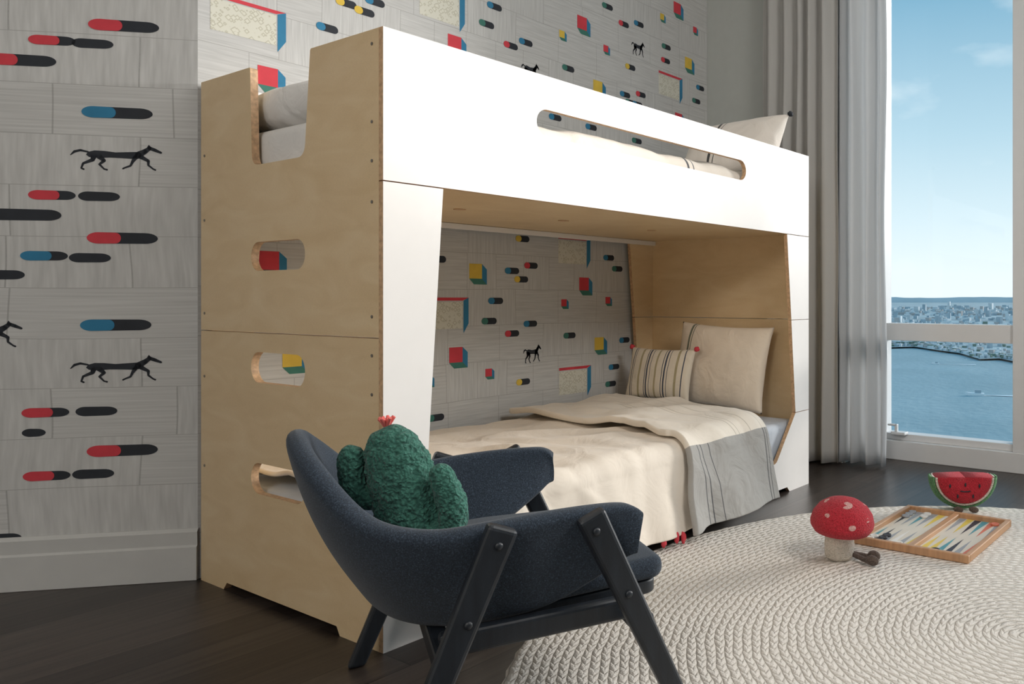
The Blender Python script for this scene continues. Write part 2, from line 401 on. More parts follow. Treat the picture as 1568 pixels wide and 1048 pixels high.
def drape(name, xr, path, nx, nt, m, g, amp=.008, off=0, fold=.02, thick=.012, seed=0, mi=None, mats=None):
    v=[];f=[];mid=[]
    for j in range(nt+1):
        t=j/nt; y,z,nyy,nzz,h = path(t)
        a,b = xr(t)
        for i in range(nx+1):
            s=i/nx; x=a+(b-a)*s
            q=Vector((x*2.2+seed,y*2.2,z*2.2))
            w = abs(noise.noise(q*1.6))*1.5 + .6*noise.noise(q*3.1+Vector((3,1,2))) + .45*noise.noise(Vector((x*14+seed,y*3,z*2)))
            w += .5*(1-abs(noise.noise(Vector((x*4+y*5+seed,y*1.5-x*2,z*3))))*4)
            d = off + amp*w + h*fold*(.5+.5*sin(x*21+1.5*sin(x*7)+seed))
            v.append((x + h*.015*sin(x*13), y+nyy*d, z+nzz*d))
    for j in range(nt):
        for i in range(nx):
            a=j*(nx+1)+i; f.append((a,a+1,a+nx+2,a+nx+1))
            if mats: mid.append(mi(v[a], (j+.5)/nt))
    o=mesh(name,v,f,mats or m,g,mi=mid or None,sm=True)
    mod(o,'SOLIDIFY',thickness=thick,offset=-1); mod(o,'SUBSURF',levels=1,render_levels=1)
    return o
def path_low(t):
    if t<.6:
        s=t/.6; y=.885-(.885+.005)*s; z=.330+.012*sin(s*pi); return y,z,0,1,0
    s=(t-.6)/.4
    if s<.2:
        a=s/.2*pi/2; return -.005-.045*sin(a), .330-.05*(1-cos(a)), -sin(a), cos(a), 0
    q=(s-.2)/.8
    return -.05-.045*q, .280-.230*q, -1,0,q
gd = group('duvet', (.9,.4,.33))
drape('cover', lambda t:(.135 if t>.55 else .06, 1.56), path_low, 190, 120, CREAM, gd, amp=.013, fold=.028, thick=.014)
LN=(.09,.09,.095)
GREY = linen('grey_hem_linen', (.37,.36,.34), .4, stripes=(0,[(1.12,1.125,LN),(1.145,1.15,LN),(1.19,1.194,LN),(1.52,1.526,LN),(1.54,1.544,LN)]), wr=.6)
FOLDC = linen('folded_linen', (.82,.75,.65), .3, stripes=(0,[(1.36,1.366,(.58,.52,.43)),(1.385,1.389,(.58,.52,.43)),(1.45,1.454,(.58,.52,.43)),(1.52,1.523,(.58,.52,.43)),(1.56,1.563,(.58,.52,.43))]), wr=.25)
def xr2(t):
    if t<.6:
        s=t/.6; y=.885-.89*s; return 1.10-.015*sin(s*7)-.02*s, 1.56+.20*y
    s=(t-.6)/.4; return 1.08-.09*s, 1.56+.01*s
drape('folded_top', xr2, path_low, 100, 130, None, gd, amp=.013, off=.032, fold=.040, thick=.024, seed=5,
      mats=[FOLDC,GREY], mi=lambda p,t: 1 if t>.655 else 0)
for i,(x,y,z) in enumerate([(.985,-.142,.046),(.955,-.138,.052),(.900,-.128,.050)]):
    ell('hem_tassel_%d'%(i+1), (x,y,z), (.009,.009,.020), MRED, gd, seg=12, disp=.004, dscale=200)
def path_up(t):
    if t<.8:
        s=t/.8; y=.885-.825*s; return y, 1.366+.006*sin(s*pi), 0,1,0
    a=(t-.8)/.2
    if a<.5: b=a/.5*pi/2; return .060-.034*sin(b), 1.366-.034*(1-cos(b)), -.25*sin(b), cos(b),0
    return .026, 1.332-.06*(a-.5)/.5, -.25,0,0
gd2 = group('duvet.001', (1,.45,1.37))
UPC = linen('upper_linen', (.84,.77,.68), .3, stripes=(0,[(1.20,1.212,(.10,.10,.11)),(1.235,1.241,(.14,.14,.15))]))
drape('cover', lambda t:(.40,1.66), path_up, 130, 90, UPC, gd2, amp=.013, thick=.014, seed=9)
def pillow(name, w, h, t, m, M, seed=0, cor=.07, tass=None, tm=None, ex=.42):
    n=44; v=[]; f=[]
    for side in (1,-1):
        for j in range(n+1):
            for i in range(n+1):
                u=-1+2*i/n; q=-1+2*j/n
                x=w/2*u*(1-cor*(1-q*q)); y=h/2*q*(1-cor*(1-u*u))
                e=max(0,(1-u*u))*max(0,(1-q*q))
                th=t/2*(e**ex)
                wr=noise.noise(Vector((x*9+seed,y*9,seed+side)))*.12 + noise.noise(Vector((x*22+seed,y*22,seed)))*.05
                th*=1+wr
                v.append((x,y,side*th))
    N=(n+1)**2
    for j in range(n):
        for i in range(n):
            a=j*(n+1)+i; f.append((a,a+1,a+n+2,a+n+1)); f.append((a+N,a+N+n+1,a+N+n+2,a+N+1))
    g = group(name, M.translation)
    o=mesh('cushion',v,f,m,None,sm=True)
    bm=bmesh.new(); bm.from_mesh(o.data); bmesh.ops.remove_doubles(bm,verts=bm.verts[:],dist=.0004); bm.to_mesh(o.data); bm.free()
    o.parent=g; g.matrix_world=M
    if tass:
        for i,(a,b) in enumerate(tass):
            p=Vector((a*w/2*1.01,b*h/2*1.01,0))
            q=ell('tassel_%d'%i, p, (.012,.012,.014), tm, None, seg=14, disp=.006, dscale=150); q.parent=g
    return g
def leanM(loc, tilt, yaw=0, roll=0):
    st,ct=sin(tilt),cos(tilt)
    M=Matrix(((0,st,-ct,0),(-1,0,0,0),(0,ct,st,0),(0,0,0,1)))
    return Matrix.Translation(loc) @ Matrix.Rotation(yaw,4,'Z') @ M @ Matrix.Rotation(roll,4,'Z')
OL=(.16,.17,.12); NV=(.05,.06,.09); OC=(.40,.34,.20)
PB = linen('pillow_beige', (.80,.69,.56), .3, stripes=(0,[(-.185,-.172,OL),(-.165,-.160,OL)]))
PS = linen('pillow_striped', (.72,.64,.52), .3, stripes=(0,[(a,a+w,c) for a,w,c in
     [(-.15,.005,NV),(-.138,.003,NV),(-.10,.012,OC),(-.06,.004,NV),(-.05,.008,NV),(-.03,.003,NV),(.0,.01,OC),(.04,.004,NV),(.052,.008,NV),(.07,.003,NV),(.11,.012,OC),(.145,.005,NV)]]))
PU = linen('pillow_upper', (.84,.77,.69), .3, stripes=(0,[(-.07,-.056,(.06,.06,.06)),(-.04,-.035,(.1,.1,.09))]))
pillow('pillow', .54,.40,.13, PB, leanM((1.915,.385,.535), radians(12), 0, radians(-2)), 1)
pillow('throw_pillow', .38,.25,.09, PS, leanM((1.775,.64,.495), radians(14), radians(3)), 2, tass=[(-1,1),(1,1)], tm=MRED)
pillow('pillow.001', .54,.33,.16, PU, leanM((1.865,.285,1.535), radians(28), 0, radians(2)), 3, tass=[(1,1),(-1,1)], tm=INK)
PW = linen('white_cotton', (.84,.82,.79),wr=.5)
pillow('sleeping_pillow', .84,.34,.15, PW, Matrix.Translation((.205,.47,1.410)) @ Matrix.Rotation(pi/2,4,'Z'), 4, cor=.02, ex=.3)

# ------------------------------------------------------------------ curtains
def curtain(name, y0, y1, x0, m, nf, amp, seed):
    v=[];f=[]; nx=int(nf*16); nz=40
    for j in range(nz+1):
        z=.012+2.66*j/nz; q=j/nz
        for i in range(nx+1):
            s=i/nx; y=y0+(y1-y0)*s + .012*noise.noise(Vector((s*6,z*1.2,seed)))
            a=amp*(1-.35*q)*(1+.5*noise.noise(Vector((s*5,seed,z*.5))))
            x=x0 + a*sin(2*pi*nf*s + .8*sin(s*9+seed)+.4*noise.noise(Vector((s*3,z*.8,seed)))) 
            v.append((x,y,z))
    for j in range(nz):
        for i in range(nx):
            a=j*(nx+1)+i; f.append((a,a+1,a+nx+2,a+nx+1))
    o=mesh(name,v,f,m,sm=True); mod(o,'SOLIDIFY',thickness=.002); return o
def clothmat(name, col, trans, transp=0):
    k=NT(name); d=k.n('ShaderNodeBsdfDiffuse'); d.inputs[0].default_value=(*col,1); t=k.n('ShaderNodeBsdfTranslucent'); t.inputs[0].default_value=(*col,1)
    m1=k.n('ShaderNodeMixShader'); m1.inputs[0].default_value=trans; k.l(d.outputs[0],m1.inputs[1]); k.l(t.outputs[0],m1.inputs[2])
    nz=k.n('ShaderNodeTexNoise',Scale=1.0,Detail=3.0); k.l(k.co((400,400,12)),nz.inputs['Vector'])
    bp=k.n('ShaderNodeBump'); bp.inputs['Strength'].default_value=.2; bp.inputs['Distance'].default_value=.001; k.l(nz.outputs[0],bp.inputs['Height']); k.l(bp.outputs[0],d.inputs['Normal'])
    s=m1.outputs[0]
    if transp:
        tp=k.n('ShaderNodeBsdfTransparent'); m2=k.n('ShaderNodeMixShader'); m2.inputs[0].default_value=transp; k.l(s,m2.inputs[1]); k.l(tp.outputs[0],m2.inputs[2]); s=m2.outputs[0]
    k.l(s,k.out.inputs['Surface']); return k.m
curtain('curtain', .50, .05, 2.45, clothmat('greige_drape',(.63,.62,.60),.30), 5.5, .034, 1)
curtain('sheer_curtain', .12, -.185, 2.53, clothmat('sheer_voile',(.70,.71,.72),.5,.14), 4, .028, 4)
bpy.ops.mesh.primitive_cylinder_add(radius=.012, depth=1.6, location=(2.48,-.10,2.70), rotation=(pi/2,0,0)); rod=bpy.context.object; rod.name='curtain_rod'; rod.data.materials.append(SCREW)

# ------------------------------------------------------------------ rug
def rugmat():
    k=NT('braided_wool'); c=k.n('ShaderNodeTexCoord')
    dn=k.n('ShaderNodeTexNoise',Scale=14.0,Detail=2.0); k.l(c.outputs['Object'],dn.inputs['Vector'])
    sb=k.n('ShaderNodeVectorMath',operation='SUBTRACT'); k.l(dn.outputs['Color'],sb.inputs[0]); sb.inputs[1].default_value=(.5,.5,.5)
    sc_=k.n('ShaderNodeVectorMath',operation='SCALE'); k.l(sb.outputs[0],sc_.inputs[0]); sc_.inputs['Scale'].default_value=.022
    ad=k.n('ShaderNodeVectorMath',operation='ADD'); k.l(c.outputs['Object'],ad.inputs[0]); k.l(sc_.outputs[0],ad.inputs[1])
    sp=k.n('ShaderNodeSeparateXYZ'); k.l(ad.outputs[0],sp.inputs[0])
    X,Y=sp.outputs[0],sp.outputs[1]
    r=k.math('SQRT',k.math('ADD',k.math('MULTIPLY',X,X),k.math('MULTIPLY',Y,Y)))
    rr=k.math('DIVIDE',r,.022); fl=k.math('FLOOR',rr); fr=k.math('SUBTRACT',rr,fl)
    ang=k.math('ARCTAN2',Y,X)
    st=k.math('MULTIPLY',ang,k.math('FLOOR',k.math('MULTIPLY',fl,2.2)))
    sl=k.math('MULTIPLY',k.math('ABSOLUTE',k.math('SUBTRACT',fr,.5)),3.0)
    wn=k.n('ShaderNodeTexWhiteNoise',noise_dimensions='1D'); k.l(fl,wn.inputs['W'])
    ph=k.math('ADD',k.math('ADD',st,sl),k.math('MULTIPLY',wn.outputs['Value'],6.28))
    sw=k.math('ABSOLUTE',k.math('SINE',ph))
    ring=k.math('SINE',k.math('MULTIPLY',fr,pi))
    h=k.math('MULTIPLY',k.math('POWER',ring,.55),k.math('ADD',.3,k.math('MULTIPLY',k.math('POWER',sw,.7),.7)))
    nz=k.n('ShaderNodeTexNoise',Scale=200.0,Detail=3.0); k.l(c.outputs['Object'],nz.inputs['Vector'])
    n3=k.n('ShaderNodeTexNoise',Scale=3.0,Detail=3.0); k.l(c.outputs['Object'],n3.inputs['Vector'])
    hh=k.math('ADD',h,k.math('MULTIPLY',nz.outputs[0],.6))
    col=k.ramp(k.math('ADD',k.math('MULTIPLY',h,.8),k.math('MULTIPLY',n3.outputs[0],.25)),[(.1,(.54,.49,.42)),(.5,(.78,.725,.655)),(1,(.85,.80,.74))])
    k.l(col,k.b.inputs['Base Color']); k.b.inputs['Roughness'].default_value=.95
    k.bump(hh,.75,.009); return k.m
RC=Vector((.87,-1.32,0)); v=[];f=[]; nA=256
prof=[(0,.02)]+[(1.22,.02),(1.233,.017),(1.24,.01),(1.236,.0015)]
v.append((0,0,.02))
for R_,z in prof[1:]:
    for i in range(nA): a=2*pi*i/nA; rr=R_+.003*sin(a*90); v.append((rr*cos(a),rr*sin(a),z))
for i in range(nA): f.append((0,1+i,1+(i+1)%nA))
for q in range(3):
    b=1+q*nA
    for i in range(nA): f.append((b+i,b+nA+i,b+nA+(i+1)%nA,b+(i+1)%nA))
mesh('round_rug',v,f,rugmat(),M=Matrix.Translation(RC),sm=True)

# ------------------------------------------------------------------ armchair
gc = group('armchair', (.02,-.477,0)); CM = Matrix.Translation((.02,-.477,0)) @ Matrix.Rotation(radians(-28),4,'Z')
def felt():
    k=NT('navy_felt'); v=k.co(); n=k.n('ShaderNodeTexNoise',Scale=420.0,Detail=4.0); k.l(v,n.inputs['Vector'])
    k.l(k.ramp(n.outputs[0],[(.35,(.010,.017,.028)),(.55,(.022,.035,.054)),(.75,(.065,.09,.13))]),k.b.inputs['Base Color'])
    k.b.inputs['Roughness'].default_value=.95; k.b.inputs['Sheen Weight'].default_value=.12
    k.bump(n.outputs[0],.3,.002); return k.m
FELT=felt(); EBON=plain('black_stained_ash',(.014,.018,.024),.38,.3,1,.15,40,.002,scale=(60,60,6))
def cat(P,n):
    out=[]; 
    for i in range(len(P)-1):
        p0=P[max(i-1,0)];p1=P[i];p2=P[i+1];p3=P[min(i+2,len(P)-1)]
        for k_ in range(n):
            t=k_/n; out.append(.5*((2*p1)+(p2-p0)*t+(2*p0-5*p1+4*p2-p3)*t*t+(3*p1-p0-3*p2+p3)*t**3))
    out.append(P[-1]); return out
halfT=[(.152,-.315,.455),(.138,-.316,.470),(.105,-.318,.479),(.0,-.322,.480),(-.11,-.320,.474),(-.21,-.300,.468),(-.30,-.235,.490),(-.375,-.13,.570),(-.405,0,.612)]
halfB=[(.148,-.315,.385),(.128,-.310,.378),(.090,-.292,.350),(.0,-.262,.300),(-.09,-.245,.285),(-.16,-.215,.280),(-.215,-.16,.278),(-.25,-.09,.278),(-.262,0,.278)]
def full(h): return [Vector(p) for p in h]+[Vector((p[0],-p[1],p[2])) for p in h[-2::-1]]
T=cat(full(halfT),4); B=cat(full(halfB),4); v=[];f=[]; nv=8; n=len(T)
for i in range(n):
    for j in range(nv+1):
        t=j/nv; p=T[i].lerp(B[i],t); c=Vector((-.05,0,p.z)); o_=(p-c); o_.z=0
        back=max(0,min(1,(-p.x-.1)/.2)); 
        if p.x>-.1: o_=Vector((0,p.y,0))
        p=p+o_.normalized()*((.006+.016*back)*sin(t*pi)); v.append(p)
for i in range(n-1):
    for j in range(nv):
        a=i*(nv+1)+j; f.append((a,a+1,a+nv+2,a+nv+1))
sh=mesh('shell',v,f,FELT,M=CM,sm=True,recalc=True); adopt(sh,gc)
s_=mod(sh,'SOLIDIFY',thickness=.038,offset=0); s_.use_even_offset=False; mod(sh,'SUBSURF',levels=2,render_levels=2)
def slab(name,outline,z0,z1,m,bev):
    N=len(outline); v=[(x,y,z0) for x,y in outline]+[(x,y,z1) for x,y in outline]
    f=[tuple(range(N-1,-1,-1)),tuple(range(N,2*N))]+[(i,(i+1)%N,N+(i+1)%N,N+i) for i in range(N)]
    o=mesh(name,v,f,m,M=CM,recalc=True,sm=True); mod(o,'BEVEL',width=bev,segments=4,limit_method='ANGLE'); adopt(o,gc); return o
slab('seat_cushion',rpoly([(.238,-.235,.03),(.238,.235,.03),(-.05,.265,.05),(-.245,.19,.1),(-.245,-.19,.1),(-.05,-.265,.05)]),.292,.336,FELT,.018)
slab('seat_pan',rpoly([(.225,-.225,.03),(.225,.225,.03),(-.05,.25,.05),(-.23,.17,.1),(-.23,-.17,.1),(-.05,-.25,.05)]),.262,.291,EBON,.006)
def leg(name,a0,z0,a1,z1,s,w0,w1,th=.030,s1=None):
    s1=s if s1 is None else s1
    d=Vector((a1-a0,0,z1-z0)).normalized(); p=Vector((-d.z,0,d.x))
    v=[]
    for (a,z,w,ss) in ((a0,z0,w0,s),(a1,z1,w1,s1)):
        for sp_,st in ((1,-1),(1,1),(-1,1),(-1,-1)):
            q=Vector((a,ss+st*th/2,z))+p*sp_*w/2
            v.append(q)
    if z1<.05:
        for q in v[4:]: q.z=z1+.001 
    f=[(0,1,2,3),(7,6,5,4),(0,4,5,1),(1,5,6,2),(2,6,7,3),(3,7,4,0)]
    o=mesh(name,v,f,EBON,M=CM,recalc=True); mod(o,'BEVEL',width=.008,segments=3); adopt(o,gc); return o
for sg,nm in ((-1,'right'),(1,'left')):
    leg('front_leg_'+nm,.048,.474,.254,.02,sg*.353,.052,.040)
    leg('rear_leg_'+nm,-.098,.474,-.292,0,sg*.353,.052,.040)
    leg('side_rail_'+nm,-.19,.268,.17,.272,sg*.285,.042,.042,.028)
    for i,(a,z) in enumerate(((.056,.446),(-.108,.446),(.115,.325),(-.155,.325))):
        o=ell('bolt_%s_%d'%(nm,i),(a,sg*.369,z),(.007,.004,.007),EBON,None,seg=12,M0=CM); adopt(o,gc)
for nm,a,z in (('front_crossbar',.155,.255),('rear_crossbar',-.185,.255)):
    o=box(nm,(a-.016,-.350,z-.022),(a+.016,.350,z+.018),EBON,None,.006,M=CM); adopt(o,gc)

# ------------------------------------------------------------------ cactus cushion
def boucle(name,c1,c2,sc=150,bd=.006):
    k=NT(name); v=k.co(); 
    n0=k.n('ShaderNodeTexNoise',Scale=sc*.6,Detail=2.0); k.l(v,n0.inputs['Vector'])
    s1=k.n('ShaderNodeVectorMath',operation='SCALE'); k.l(n0.outputs['Color'],s1.inputs[0]); s1.inputs['Scale'].default_value=1.6/sc
    a1=k.n('ShaderNodeVectorMath',operation='ADD'); k.l(v,a1.inputs[0]); k.l(s1.outputs[0],a1.inputs[1])
    n=k.n('ShaderNodeTexVoronoi',Scale=float(sc),feature='SMOOTH_F1'); k.l(a1.outputs[0],n.inputs['Vector'])
    k.l(k.ramp(n.outputs['Distance'],[(.1,c2),(.8,c1)]),k.b.inputs['Base Color']); k.b.inputs['Roughness'].default_value=.95; k.b.inputs['Sheen Weight'].default_value=.1
    b=k.n('ShaderNodeBump',invert=True); b.inputs['Strength'].default_value=.9; b.inputs['Distance'].default_value=bd; k.l(n.outputs['Distance'],b.inputs['Height']); k.l(b.outputs[0],k.b.inputs['Normal']); return k.m
CACT=boucle('green_boucle',(.012,.060,.046),(.065,.225,.17),170,.008)
base=CM@Vector((-.195,-.005,.340)); cr=Vector((.5259,-.8506,0)); cf=Vector((.8506,.5259,0))
base=base+cr*-.034
gk=group('cactus_plush',base)
def lumpy(name,pts,rad,flat=.75):
    P=cat([Vector(p) for p in pts],12); R=cat([Vector((r,0,0)) for r in rad],12); v=[];f=[];na=80
    for i,p in enumerate(P):
        d=(P[min(i+1,len(P)-1)]-P[max(i-1,0)]).normalized(); a1=Vector((d.z,0,-d.x)).normalized()
        for j in range(na):
            a=2*pi*j/na; q=p+a1*cos(a)*R[i].x+Vector((0,1,0))*sin(a)*R[i].x*flat
            q+= (q-p)*(.10*noise.noise(q*55)+.07*noise.noise(q*190)); w=base+cr*q.x+cf*q.y+Vector((0,0,q.z)); v.append(w)
    for i in range(len(P)-1):
        for j in range(na): a=i*na+j; b=i*na+(j+1)%na; f.append((a,b,b+na,a+na))
    f.append(tuple(range(na))); f.append(tuple(range(len(v)-1,len(v)-na-1,-1)))
    return mesh(name,v,f,CACT,gk,sm=True,recalc=True)
lumpy('body',[(.048,0,0),(.044,0,.02),(.030,0,.07),(.008,0,.14),(-.012,0,.20),(-.022,0,.236),(-.026,0,.255),(-.028,0,.261)],[.030,.054,.067,.066,.058,.045,.027,.004])
lumpy('arm_left',[(-.035,-.01,.118),(-.060,-.01,.118),(-.084,-.01,.135),(-.092,-.01,.170),(-.092,-.01,.203),(-.091,-.01,.219),(-.090,-.01,.224)],[.018,.022,.026,.026,.025,.017,.003])
lumpy('arm_right',[(.05,-.03,.055),(.084,-.03,.055),(.112,-.03,.068),(.116,-.03,.108),(.100,-.03,.152),(.088,-.03,.182),(.084,-.03,.191)],[.020,.024,.027,.028,.026,.018,.003],.85)
TUFT=plain('coral_yarn',(.75,.16,.14),.9,.15,100)
for i in range(14):
    a=2*pi*i/14*2.0; tp=base+cr*(-.028)+Vector((0,0,.256)); rr=.010+.009*(i%3)/2; tube('tuft_%d'%i,[tp,tp+Vector((.5*rr*cos(a),.5*rr*sin(a),.013)),tp+Vector((rr*cos(a),rr*sin(a),.020+.003*(i%2)))],[.004,.004,.003],TUFT,gk)

# ------------------------------------------------------------------ mushroom plush
gm=group('mushroom_plush',(1.14,-.655,.02))
KW=boucle('cream_knit',(.50,.44,.36),(.78,.71,.62),260,.004); KR=boucle('red_knit',(.30,.008,.015),(.60,.025,.045),300,.005); KB=boucle('brown_knit',(.06,.045,.035),(.14,.10,.08),260,.004)
PINK=boucle('pink_knit',(.50,.20,.18),(.72,.45,.41),260,.004)
def lathe(name,prof,m,c,g,na=48,tilt=None):
    v=[];f=[]
    for r,z in prof:
        for i in range(na):
            a=2*pi*i/na; q=Vector((r*cos(a),r*sin(a),z))
            if tilt: q=tilt@q
            v.append(Vector(c)+q)
    for j in range(len(prof)-1):
        for i in range(na): a=j*na+i; b=j*na+(i+1)%na; f.append((a,b,b+na,a+na))
    o=mesh(name,v,f,m,g,sm=True,recalc=True); return o
mc=(1.14,-.655,.021)
lathe('stalk',[(.001,0),(.038,.001),(.047,.012),(.048,.05),(.044,.09),(.042,.12)],KW,mc,gm)
tl=Matrix.Rotation(radians(5),3,'X')
lathe('cap',[(.001,.093),(.06,.088),(.090,.092),(.101,.108),(.103,.122),(.096,.148),(.078,.172),(.052,.188),(.025,.196),(.001,.198)],KR,mc,gm,tilt=tl)
for i,(az,el,r) in enumerate([(215,62,.022),(170,30,.016),(262,28,.016),(310,50,.016),(225,14,.013),(120,55,.018),(20,40,.02),(335,15,.012)]):
    a=radians(az);e=radians(el); d=Vector((cos(a)*cos(e),sin(a)*cos(e),sin(e)))
    p=Vector((d.x*.101,d.y*.101,.113+d.z*.083)); nrm=Vector((d.x/.101,d.y/.101,d.z/.083)).normalized()
    ell('spot_%d'%i,Vector(mc)+tl@p,(r,r*.85,.003),PINK,gm,rot=nrm.to_track_quat('Z','Y').to_matrix(),seg=16)
for i,(dx,dy) in enumerate(((.03,-.10),(-.015,-.115))):
    s0=Vector(mc)+Vector((.015,-.03,.018)); s1=Vector(mc)+Vector((dx,dy,.012))
    tube('limb_%d'%i,[s0,s1],[.008,.008],KB,gm); ell('shoe_%d'%i,s1+Vector((.0,-.008,.006)),(.014,.022,.016),KB,gm,seg=16)

# ------------------------------------------------------------------ backgammon board
gbk=group('backgammon_board',(1.54,-.825,.02))
WD=plain('board_wood',(.52,.29,.15),.4,.15,6,scale=(1,12,1)); FLD=plain('board_field',(.72,.66,.56),.5,.03)
x0,x1,y0,y1=1.30,1.78,-1.027,-.623; z0=.021
box('tray',(x0+.005,y0+.005,z0),(x1-.005,y1-.005,z0+.008),FLD,gbk,0)
for nm,a,b in (('rail_a',(x0,y0),(x0+.018,y1)),('rail_b',(x1-.018,y0),(x1,y1)),('rail_c',(x0+.018,y0),(x1-.018,y0+.018)),('rail_d',(x0+.018,y1-.018),(x1-.018,y1))):
    box(nm,(*a,z0),(*b,z0+.026),WD,gbk,.003)
box('center_bar',(x0+.018,-.837,z0),(x1-.018,-.813,z0+.024),WD,gbk,.003)
cols=[plain('point_'+n_,c,.5,.05) for n_,c in (('yellow',(.78,.58,.10)),('teal',(.10,.33,.38)),('black',(.04,.04,.05)),('grey',(.35,.36,.38)),('coral',(.70,.20,.12)),('white',(.8,.78,.74)))]
order=[4,3,2,1,0,0, 0,3,5,3,2,1]; order2=[3,4,1,2,0,3, 5,0,3,1,3,2]
pv=[];pf=[];pm=[]; zt=z0+.0085
for half,(ya,yb) in enumerate(((y0+.02,-.839),(-.811,y1-.02))):
    st=(yb-ya)/6
    for i in range(6):
        for e,(xa,xb,od) in enumerate(((x0+.02,x0+.22,order),(x1-.02,x1-.22,order2))):
            b=len(pv); pv+=[(xa,ya+st*i+.001,zt),(xa,ya+st*(i+1)-.001,zt),(xb,ya+st*(i+.5),zt)]; pf.append((b,b+1,b+2)); pm.append(od[half*6+i])
mesh('points',pv,pf,cols,gbk,mi=pm)
def disc(name,c,r,h,m,g):
    lathe(name,[(.0005,0),(r*.95,0),(r,h*.2),(r,h*.8),(r*.95,h),(r*.6,h),(r*.55,h*.85),(.0005,h*.85)],m,c,g,na=24)
for i,(x,y,c) in enumerate([(1.345,-.665,5),(1.378,-.665,5),(1.345,-.70,2),(1.378,-.70,2),(1.41,-.70,2),(1.70,-.66,3),(1.735,-.66,3),(1.668,-.66,3),(1.735,-.72,5),(1.70,-.72,5),(1.345,-.77,5),(1.345,-.90,2),(1.735,-.98,4)]):
    disc('checker_%d'%i,(x,y,zt+.0005),.015,.007,cols[c],gbk)

# ------------------------------------------------------------------ watermelon plush
wc=Vector((1.93,-.79,.021)); gwm=group('watermelon_plush',wc)
Rz=Matrix.Rotation(radians(-58),3,'Z')
KG=boucle('green_knit',(.05,.16,.06),(.16,.36,.16),260,.004)
def slice_(name,r0,r1,th,m,zb):
    v=[];f=[];n=40
    def pt(x,y,z): q=Rz@Vector((x,y,z)); q.z+=zb; return wc+q
    secs=[(-1,.85),(-.7,.97),(0,1),(.7,.97),(1,.85)]
    for sy,sc in secs:
        for i in range(n+1):
            a=pi+pi*i/n; v.append(pt(r1*sc*cos(a),sy*th/2,r1*sc*sin(a)*.95))
        for i in range(n+1):
            a=2*pi-pi*i/n; v.append(pt(r0*cos(a),sy*th/2,r0*sin(a)*.95+ (0.004*sc if r0<.01 else 0)))
    m_=2*(n+1)
    for s in range(len(secs)-1):
        for i in range(m_): a=s*m_+i;b=s*m_+(i+1)%m_; f.append((a,b,b+m_,a+m_))
    for s in (0,len(secs)-1):
        for i in range(n):
            a=s*m_+i; b=s*m_+m_-1-i; f.append((a,a+1,b-1,b))
    o=mesh(name,v,f,m,gwm,sm=True,recalc=True); return o
slice_('rind',.124,.136,.076,KG,.131); slice_('pith',.115,.1245,.088,KW,.131); slice_('flesh',.001,.116,.106,KR,.131)
for i,(x,z) in enumerate([(-.06,-.03),(.0,-.025),(.055,-.03),(-.03,-.07),(.03,-.07)]):
    q=Rz@Vector((x,-.054,z)); q.z+=.131; ell('seed_%d'%i,wc+q,(.004,.004,.008),INK,gwm,seg=10)
tube('smile',[wc+(Rz@Vector((x,-.055,-.052+6*x*x)))+Vector((0,0,.131)) for x in (-.02,-.01,0,.01,.02)],.0022,INK,gwm)
for i,x in enumerate((-.03,.03)):
    q=Rz@Vector((x,-.065,0)); ell('foot_%d'%i,wc+q+Vector((0,0,.012)),(.012,.02,.012),KB,gwm,seg=14)

# ------------------------------------------------------------------ outside
ALT=60
def far(px,py,alt=0):
    D=(ALT+.855-alt)*1209/(py-457); u=(px-1200)/1209; return Vector((CAM.x+D*(.5259*u+.8506), CAM.y+D*(.5259-.8506*u), -ALT+alt)), D
k=NT('river_water'); k.b.inputs['Roughness'].default_value=.6; k.b.inputs['Specular IOR Level'].default_value=.25
n=k.n('ShaderNodeTexNoise',Scale=.012,Detail=9.0); k.l(k.co((1,1,1)),n.inputs['Vector'])
k.l(k.ramp(n.outputs[0],[(.3,(.29,.40,.43)),(.7,(.38,.50,.53))]),k.b.inputs['Base Color']); n2=k.n('ShaderNodeTexNoise',Scale=.18,Detail=7.0); k.l(k.co(),n2.inputs['Vector']); k.bump(n2.outputs[0],.5,1.5)
RIV=k.m
mesh('river',[(60,-20000,-ALT),(20000,-20000,-ALT),(20000,20000,-ALT),(60,20000,-ALT)],[(0,1,2,3)],RIV)
LAND=plain('far_shore_haze_tint',(.42,.49,.50),.9,.25,.006)  # aerial haze mixed into the land colour as a paler tone
sh_px=[(1150,524),(1300,526),(1362,532),(1400,531),(1440,537),(1470,541),(1500,550),(1530,549),(1560,555),(1700,562),(1900,564)]
lv=[];lf=[]
for px,py in sh_px:
    p,D=far(px,py,2); lv.append(p); q,_=far(px,463,2); lv.append(q)
for i in range(len(sh_px)-1): lf.append((2*i,2*i+2,2*i+3,2*i+1))
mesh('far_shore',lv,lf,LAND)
HZ=plain('ridge_haze_tint',(.66,.74,.78),.95,.05,.002)  # ridge added along the horizon; its pale colour stands in for haze
hv=[];hf=[];nh=80
for i in range(nh+1):
    px=1000+i*12; u=(px-1200)/1209; D=11000
    x=CAM.x+D*(.5259*u+.8506); y=CAM.y+D*(.5259-.8506*u); hv+= [(x,y,-ALT),(x,y,14+22*noise.noise(Vector((i*.13,0,0)))+8*noise.noise(Vector((i*.6,1,0))))]
for i in range(nh): hf.append((2*i,2*i+2,2*i+3,2*i+1))
mesh('haze_ridge',hv,hf,HZ)
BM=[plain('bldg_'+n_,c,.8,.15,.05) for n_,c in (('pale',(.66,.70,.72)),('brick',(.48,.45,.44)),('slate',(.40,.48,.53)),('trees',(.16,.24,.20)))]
bv=[];bf=[];bmi=[]
def shore_y(px):
    for (a,b),(c,d) in zip(sh_px,sh_px[1:]):
        if a<=px<=c: return b+(d-b)*(px-a)/(c-a)
    return 530
